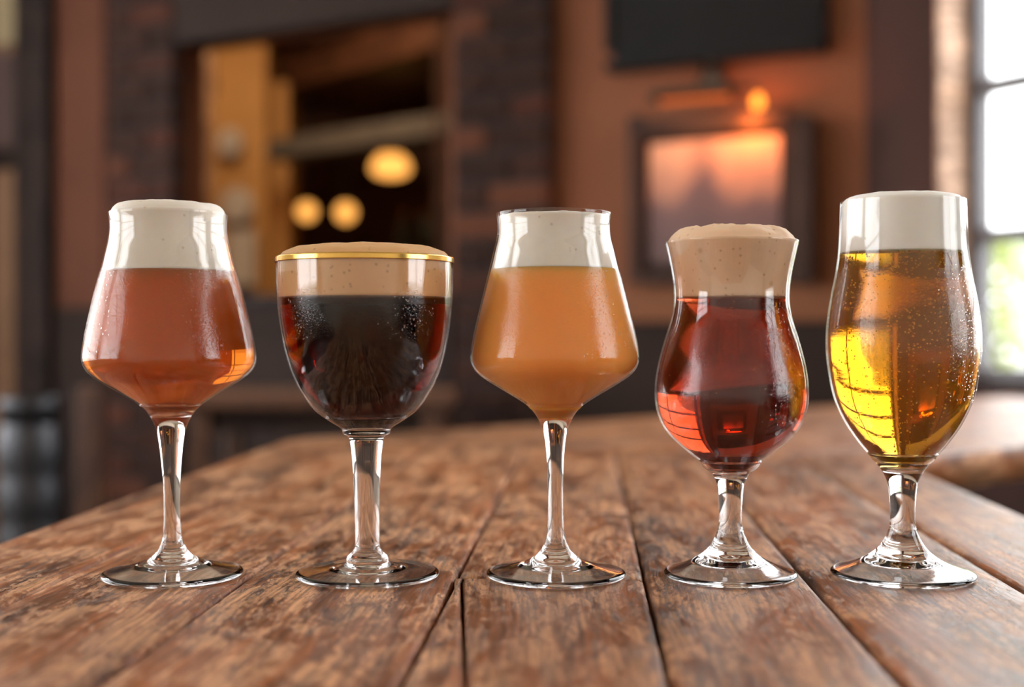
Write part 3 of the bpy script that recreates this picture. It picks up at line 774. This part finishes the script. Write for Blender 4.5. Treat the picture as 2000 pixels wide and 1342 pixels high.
def build_glass(cx, lean_px, prof_px, foot_half, y1, ybot, beer_y, foam_prof, label, mats, name='beer_glass',
                sig=.0016, wall_w=.001, sig_fn=None, conic=1.0, foam_lump=.0004, foam_label=None, beer_label=None, gold=False, rot=0.0):
    X = (cx-1000)*K; ct = 1/math.sqrt(1+((cx-1000)/F)**2)
    base = empty(name, (X, ZG, TOP+.0005), rot, label=label, cat='beer glass', group='five filled stemmed beer glasses')
    hh = lambda y: (1126.6-y)*K
    rr = lambda w: w*K*ct
    rf = rr(foot_half)
    up = [(rr(w), hh(y)) for y, w in prof_px][::-1]   # rim first in the list -> bottom first
    rj, hj = up[0]
    zt_ = lambda f: .0030+(hj-.0030)*(.62*(1-f)+.38*(1-f)**3.0)      # top of the foot, f = 1 at the edge
    re = rf*.95
    foot = []
    for q in (.0, .12, .3, .42, .52, .62, .72, .82, .90):
        f = max(0.0, (rf*q-rj)/(re-rj)); z = .88*max(0.0, zt_(max(f, .18))-.0032)+.0005*(1-q*q)+(.0007*math.cos(q*21) if q < .5 else 0)
        foot.append((rf*q, z))
    foot += [(rf*.93, .0), (rf*.965, .0), (rf*.992, .0006), (rf, .0015), (rf*.988, .0024), (re, .0030)]
    for f in (.85, .7, .55, .4, .27, .15, .07): foot.append((rj+(re-rj)*f, zt_(f)))
    full = foot+up
    Q = smooth_profile(full, .0006 if sig_fn else .0008)
    # extra smoothing on the long smooth curves above the foot
    if not sig_fn:
        i0 = int(np.argmax(Q[:, 1] > hj*.8)); Q[i0:] = smooth_profile(Q[i0:], sig, .0004)[:len(Q)-i0] if False else Q[i0:]
        q2 = smooth_profile(Q[i0:], sig); Q = np.r_[Q[:i0], q2]
    else:
        i0 = int(np.argmax((Q[:, 1] > sig_fn) & (Q[:, 0] > rr(44)))); q2 = smooth_profile(Q[i0:], sig); Q = np.r_[Q[:i0], q2]
    h1 = hh(y1)
    above = np.where((Q[:, 1] >= h1))[0]; i1 = above[0]
    hs = hj*1.05
    isp = np.where((Q[:, 1] >= hs))[0][0]
    footP = decimate(Q[:isp+1], .0007); stemP = decimate(Q[isp:i1+1], .0010); bowlO = Q[i1:]
    lean = lean_px*K/(710*K)
    # walls
    inn, _ = offset(bowlO, wall_w); inn = inn[inn[:, 1] >= h1-.0005]
    liq, _ = offset(bowlO, wall_w+.00006)
    fo, _ = offset(bowlO, wall_w+.00010)
    rl = liq[0][0]
    foot_o = lathe_mesh('foot', footP, mats['glass'], base, lean)
    st = list(map(tuple, stemP))
    stem_o = lathe_mesh('stem', st+[(stemP[-1][0]*.999, stemP[-1][1]), ((stemP[-1][0]+rl)/2, (stemP[-1][1]+liq[0][1])/2), (rl, liq[0][1])], mats['glass'], base, lean, normals=False)
    rimr, rimz = bowlO[-1]; ir = inn[-1]
    mid = ((rimr+ir[0])/2, rimz+wall_w*.45)
    bo = decimate(bowlO, .0014); bi = decimate(inn, .0014)[::-1]
    prof = list(map(tuple, bo))+[((rimr*3+ir[0])/4, rimz+wall_w*.36), mid, ((rimr+ir[0]*3)/4, rimz+wall_w*.36)]+list(map(tuple, bi))
    Rb = np.interp(hh(beer_y), bowlO[:, 1], bowlO[:, 0])
    hb = EYE-TOP+(HOR-beer_y)*(ZG-Rb)/F
    wet = [1 if (i > len(bo)+2 and prof[i][1] < hb) else 0 for i in range(len(prof)-1)]
    bowl = lathe_mesh('bowl', prof, [mats['wall'], M['wet']], base, lean, matidx=wet)
    if gold:
        gz = [(bowlO[-1][0]+.0002, rimz-.0024)]
        gp = [(np.interp(rimz-.0024, bowlO[:, 1], bowlO[:, 0])+.00005, rimz-.0024), (rimr+.00025, rimz-.0022), (rimr+.00025, rimz), (rimr, rimz+wall_w*.5), (mid[0], rimz+wall_w*.75), (ir[0], rimz+wall_w*.5), (ir[0]-.00015, rimz-.0004)]
        lathe_mesh('gold_rim', smooth_profile(gp, .0001, .0001), M['gold'], bowl, lean, label='shiny gold band round the rim')
    # beer
    Rb = np.interp(hh(beer_y), bowlO[:, 1], bowlO[:, 0])
    hb = EYE-TOP+(HOR-beer_y)*(ZG-Rb)/F
    L = liq[(liq[:, 1] <= hb) & (liq[:, 1] >= liq[0][1]-1e-6)]
    zb = hh(ybot); hl = L[0][1]
    bot = [(rl*math.sin(t), hl-(hl-zb)*math.cos(t)**.9 if math.cos(t) > 0 else hl) for t in np.linspace(0, math.pi/2, 14)]
    bot[0] = (0.0, zb)
    Ld = decimate(L, .0012)
    rt = float(np.interp(hb, liq[:, 1], liq[:, 0]))
    pr = bot+list(map(tuple, Ld[1:]))+[(rt, hb), (rt*.97, hb+.00001), (rt*.5, hb), (0.0, hb)]
    mi = [1 if i < len(bot)-1 else 0 for i in range(len(pr)-1)]
    beer = lathe_mesh('beer', pr, [mats['beer'], mats['beer_low']], base, lean, matidx=mi, normals=False)
    if beer_label: beer['label'] = beer_label
    # foam
    Fo = fo[(fo[:, 1] >= hb)]
    topz = rimz
    fr = Fo[Fo[:, 1] <= rimz+foam_prof[0][1]]
    Fd = decimate(fr, .0012)
    r0 = rt*.985
    inr = fo[-1][0] if foam_prof[0][1] >= 0 else Fd[-1][0]
    dome = smooth_profile([(Fd[-1][0], Fd[-1][1])]+[(inr*a, rimz+b) for a, b in foam_prof], .0007, .0008)
    fp = [(0.0, hb-.0012), (r0*.9, hb-.0012), (r0, hb-.0006), (Fd[0][0], hb+.0002)]+list(map(tuple, Fd[1:]))+list(map(tuple, dome[1:-1]))+[(0.0, float(dome[-1][1]))]
    sd = cx*.01
    def disp(r, z, a):
        k_ = min(1, max(0, (z-(rimz-.001))/.003)) if foam_prof[0][1] >= 0 else (1 if z > rimz+foam_prof[0][1]-.0003 else 0)
        v = noise.fractal(Vector((r*math.cos(a)*110+sd, r*math.sin(a)*110, sd)), 1.0, 2.0, 4)
        if z < hb+.0006 and z > hb-.0008:
            return r, z+noise.noise(Vector((a*14, sd, 0)))*.00035
        return r, z+v*foam_lump*k_
    fm = lathe_mesh('foam', fp, mats['foam'], base, lean, disp=disp, seg=128)
    if foam_label: fm['label'] = foam_label
    return dict(base=base, bowlO=bowlO, liq=liq, hb=hb, h1=h1, beer=beer, bowl=bowl, lean=lean, zb=zb)

def mats(wallcond, sigma, foamcol, foamdark, spots, seedv, haze=0, hazecol=(.5, .2, .05), sss=.01, cond=0, gain=1.0, nm='x', tint=(.985, .985, .98)):
    return dict(glass=M['glass'], wall=thin_glass(nm+'_bowl_glass', .012, wallcond, tint, gain),
                beer=beer_mat(nm+'_beer', sigma, 1.34, haze, hazecol, sss, cond),
                beer_low=beer_mat(nm+'_beer_base', sigma, 1.34/1.5, haze, hazecol, sss),
                foam=foam_mat(nm+'_foam', foamcol, foamdark, spots, seedv))

g1 = [(419.6, 117.4), (432, 115.6), (447, 115), (463, 116.5), (480.6, 120), (500, 125), (524, 131), (547, 138), (571, 145), (596, 151.2), (621.5, 157.3), (647, 163), (671.8, 168), (690, 171), (702, 172), (715.4, 170), (728.8, 161.5), (745.5, 140), (765.6, 104.8), (789, 67), (801, 51), (818.7, 38), (839.6, 28.8), (869.4, 23.8), (899, 20.4), (929, 17.8), (958.8, 16.7), (988.6, 16.3), (1018, 16.6), (1048, 18.7), (1063, 21.8), (1078, 29.5), (1088, 39)]
g2 = [(507, 174), (549.4, 173.4), (579, 172), (609, 169.8), (639, 166), (668.7, 161.3), (698.5, 154.8), (728, 145.6), (758, 132.3), (788, 113.3), (806, 98), (817.8, 81), (829.7, 62.7), (837, 49), (839, 46.5), (841, 47.3), (848, 47.3), (850, 45), (851.5, 38.5), (854, 36.5), (856, 34), (860, 33), (869.4, 31.8), (899, 28.3), (929, 26.5), (988.6, 24.6), (1048, 23.8), (1070, 24.3), (1077, 27.6), (1083, 33), (1088, 39.5), (1093, 41.2), (1098, 40), (1101, 41)]
g3 = [(419.8, 112.3), (434, 110.2), (447.7, 109.8), (459, 110.4), (470, 112.4), (486, 117), (504, 121), (521.4, 125.3), (550, 132.9), (582, 141), (614, 149), (646, 156.5), (678, 163), (690, 165.3), (699, 166), (708, 165.2), (718, 161.8), (729.6, 153.6), (742.4, 137.5), (758.5, 111), (774.5, 84), (790.5, 58), (801, 46), (815.8, 35), (839.6, 24.6), (869.4, 19), (899, 16.6), (929, 15.2), (960, 14.8), (988.6, 14.8), (1020, 15.4), (1040, 16.8), (1057, 20.0), (1070, 25), (1080, 31), (1090, 41)]
g4 = [(474.3, 131), (487, 128), (500.5, 125), (520, 120.6), (540.7, 116.7), (558, 114.4), (577, 113), (590, 113.2), (601, 114.2), (621, 117.9), (645.3, 125), (660, 129.8), (677.5, 135), (694, 139.6), (709.7, 143.8), (725, 146.8), (741.8, 149.2), (758, 150.8), (774, 151), (786, 150.2), (798, 148.2), (811, 145.3), (822.3, 141), (834, 135.4), (846.4, 127.4), (858, 116.6), (870.6, 102.6), (880, 91.5), (890.7, 78), (899, 66), (907, 56), (914, 47), (924, 38.5), (934, 32), (948, 26.4), (965, 24), (982, 23), (1000, 22.3), (1016, 22.2), (1030, 23.6), (1043, 27), (1056, 32.4), (1067, 38.5), (1078, 47)]
g5 = [(395.5, 123.8), (420, 124.6), (443, 125.6), (465, 126.2), (485, 127.4), (502, 129), (518.5, 131.2), (535, 134), (552, 137.2), (568, 140.8), (585, 144), (602, 147.1), (618.7, 149.6), (636, 151.6), (652, 152.6), (668, 153.2), (685.4, 152.8), (702, 151.8), (718.8, 149.6), (735, 147), (752, 144.4), (769, 140.5), (785.5, 135.8), (802, 128.8), (819, 120.4), (836, 111), (852, 99.5), (865, 90), (877, 80), (885, 72.8), (894, 64), (906.5, 53), (915, 46), (924, 40), (932, 35), (941, 31.2), (952, 28.6), (965, 26.9), (982, 25.6), (999, 24.9), (1013, 24.6), (1026, 25), (1038, 28), (1050, 33.6), (1060, 39), (1070, 46), (1078, 53)]

A = build_glass(337.5, -8.5, g1, 141.6, 793, 808, 525,
    [(.99, .0002), (.965, .0022), (.90, .0042), (.78, .0050), (.5, .0055), (0, .0055)],
    'tall angular tulip glass of hazy amber-red beer with white foam, leftmost of the row',
    mats((.112, .158, 1.0), (5, 26, 62), (.88, .83, .75), (.66, .52, .36), .45, 1.1, haze=.45, hazecol=(.80, .19, .045), sss=.025, gain=1.1, nm='amber'),
    foam_label='white foam head domed just above the rim', beer_label='hazy amber-red beer')
B = build_glass(718, -6, g2, 141.6, 816, 833, 578,
    [(.985, .0004), (.93, .0032), (.80, .0055), (.6, .0066), (.3, .0070), (0, .0070)],
    'rounded goblet of black stout with gold rim and tan foam, second from the left',
    mats((.122, .146, 1.0), (48, 115, 135), (.80, .47, .22), (.40, .21, .09), 1.0, 3.3, haze=.35, hazecol=(.016, .006, .004), sss=.004, gain=1.2, nm='stout'),
    sig_fn=.075, gold=True, foam_label='tan foam head domed above the gold rim', beer_label='black stout with red-brown edges')
C = build_glass(1085.8, -4, g3, 137.4, 793, 812, 521.5,
    [(1.0, -.0012), (.97, -.0010), (.6, -.0005), (0, -.0003)],
    'angular tulip glass of cloudy orange beer with white foam, midmost of the row',
    mats((.112, .158, .8), (10, 30, 80), (.90, .86, .78), (.60, .50, .40), .35, 5.7, haze=1.0, hazecol=(1.0, .35, .085), sss=.014, gain=1.1, nm='orange'),
    foam_label='white foam filling the neck up to the rim', beer_label='opaque cloudy orange beer')
D = build_glass(1426, 3.5, g4, 132, 903, 932, 578.5,
    [(.985, .0004), (.94, .0030), (.82, .0060), (.62, .0076), (.3, .0078), (0, .0070)],
    'hourglass tulip glass of dark red ale with beige foam, second from the right',
    mats((.072, .128, .8), (15, 55, 75), (.88, .62, .42), (.55, .29, .12), .9, 7.9, haze=.10, hazecol=(.45, .05, .015), sss=.02, gain=1.2, nm='red', cond=.06),
    foam_lump=.0011, foam_label='lumpy beige foam head standing over the rim', beer_label='clear dark red ale')
E = build_glass(1763, 0, g5, 145.4, 888, 918, 487,
    [(.99, .0002), (.94, .0018), (.80, .0030), (.5, .0036), (0, .0036)],
    'tall curved pilsner glass of golden sparkling lager with white foam, rightmost of the row',
    mats((.095, .158, 1.2), (4, 19, 70), (.92, .90, .86), (.7, .64, .55), .12, 9.1, haze=.16, hazecol=(.85, .42, .05), sss=.02, gain=1.0, nm='lager', cond=.08),
    foam_label='smooth white foam head level with the rim', beer_label='clear golden lager full of rising bubbles')

# bubbles in the lager (and a few in the others), water drops on the outside
def unit_sphere(seg, rings):
    v = [(0, 0, 1)]; f = []
    for i in range(1, rings):
        t = math.pi*i/rings
        for j in range(seg): a = 2*math.pi*j/seg; v.append((math.sin(t)*math.cos(a), math.sin(t)*math.sin(a), math.cos(t)))
    v.append((0, 0, -1)); L = len(v)-1
    for j in range(seg):
        q = (j+1) % seg; f.append((0, 1+j, 1+q)); f.append((L, L-seg+q, L-seg+j))
        for i in range(rings-2):
            a = 1+i*seg; f.append((a+j, a+seg+j, a+seg+q, a+q))
    return np.array(v, float), f
def many(mats4, seg=8, rings=6):
    v, f = unit_sphere(seg, rings); V = []; Fc = []; n = len(v)
    vh = np.c_[v, np.ones(n)]
    for i, m in enumerate(mats4):
        V.append((vh @ np.array(m).T)[:, :3]); Fc += [tuple(q+i*n for q in g) for g in f]
    me = bpy.data.meshes.new('m'); me.from_pydata(np.concatenate(V).tolist(), [], Fc); me.update(); return me
def small_spheres(pts):
    return many([Matrix.Translation(p) @ Matrix.Scale(r, 4) for p, r in pts])
def bubbles(G, n_wall, n_stream, seed, rmin, rmax, top_bias):
    rnd = random.Random(seed); liq = G['liq']; pts = []
    z0, z1 = G['h1']+.002, G['hb']-.0006
    for _ in range(n_wall):
        f = rnd.random()**(1/top_bias); z = z0+(z1-z0)*f
        r = float(np.interp(z, liq[:, 1], liq[:, 0]))-rmax*1.3
        a = rnd.uniform(-math.pi, 0) if rnd.random() < .8 else rnd.uniform(0, math.pi)
        rr = r*(1-rnd.random()**3*.4)
        pts.append((Vector((rr*math.cos(a)+G['lean']*z, rr*math.sin(a), z)), rnd.uniform(rmin, rmax)*(.6+.5*f)))
    for _ in range(n_stream):
        a = rnd.uniform(-math.pi, 0); q = rnd.random()*.7
        z = z0
        while z < z1:
            r = float(np.interp(z, liq[:, 1], liq[:, 0]))*.85*q
            pts.append((Vector((r*math.cos(a)+rnd.uniform(-1, 1)*.0003, r*math.sin(a), z)), rnd.uniform(rmin, rmax)*.8))
            z += rnd.uniform(.0015, .006)
    o = link('bubbles', small_spheres(pts), M['bubble'], G['beer'], smooth=True, kind='stuff'); return o
bubbles(E, 700, 10, 5, .00028, .00060, 1.9)
bubbles(D, 70, 0, 6, .0002, .00038, 2.5)
def drops(G, n, seed, z0, z1, a0, a1, rmin=.00018, rmax=.00042):
    rnd = random.Random(seed); out = G['bowlO']; ms = []
    for _ in range(n):
        z = rnd.uniform(z0, z1); a = R(rnd.gauss((a0+a1)/2, (a1-a0)/4)); r = float(np.interp(z, out[:, 1], out[:, 0]))
        s = rnd.uniform(rmin, rmax); el = rnd.choice((1, 1, 1.3, 1.9))
        m = Matrix.Translation((r*math.cos(a)+G['lean']*z, r*math.sin(a), z)) @ Matrix.Rotation(a, 4, 'Z') @ Matrix.Diagonal((s*.5, s, s*el, 1))
        ms.append(m)
    return link('condensation', many(ms, 10, 8), M['water'], G['bowl'], smooth=True, kind='stuff')
drops(A, 90, 11, .115, .156, -65, -35); drops(A, 60, 12, .115, .156, -150, -115)
drops(B, 90, 13, .122, .145, -70, -35); drops(B, 50, 17, .122, .145, -140, -115)
drops(C, 70, 14, .113, .157, -70, -35)
drops(D, 120, 15, .08, .14, -75, -40)
drops(E, 260, 16, .09, .160, -80, -20)
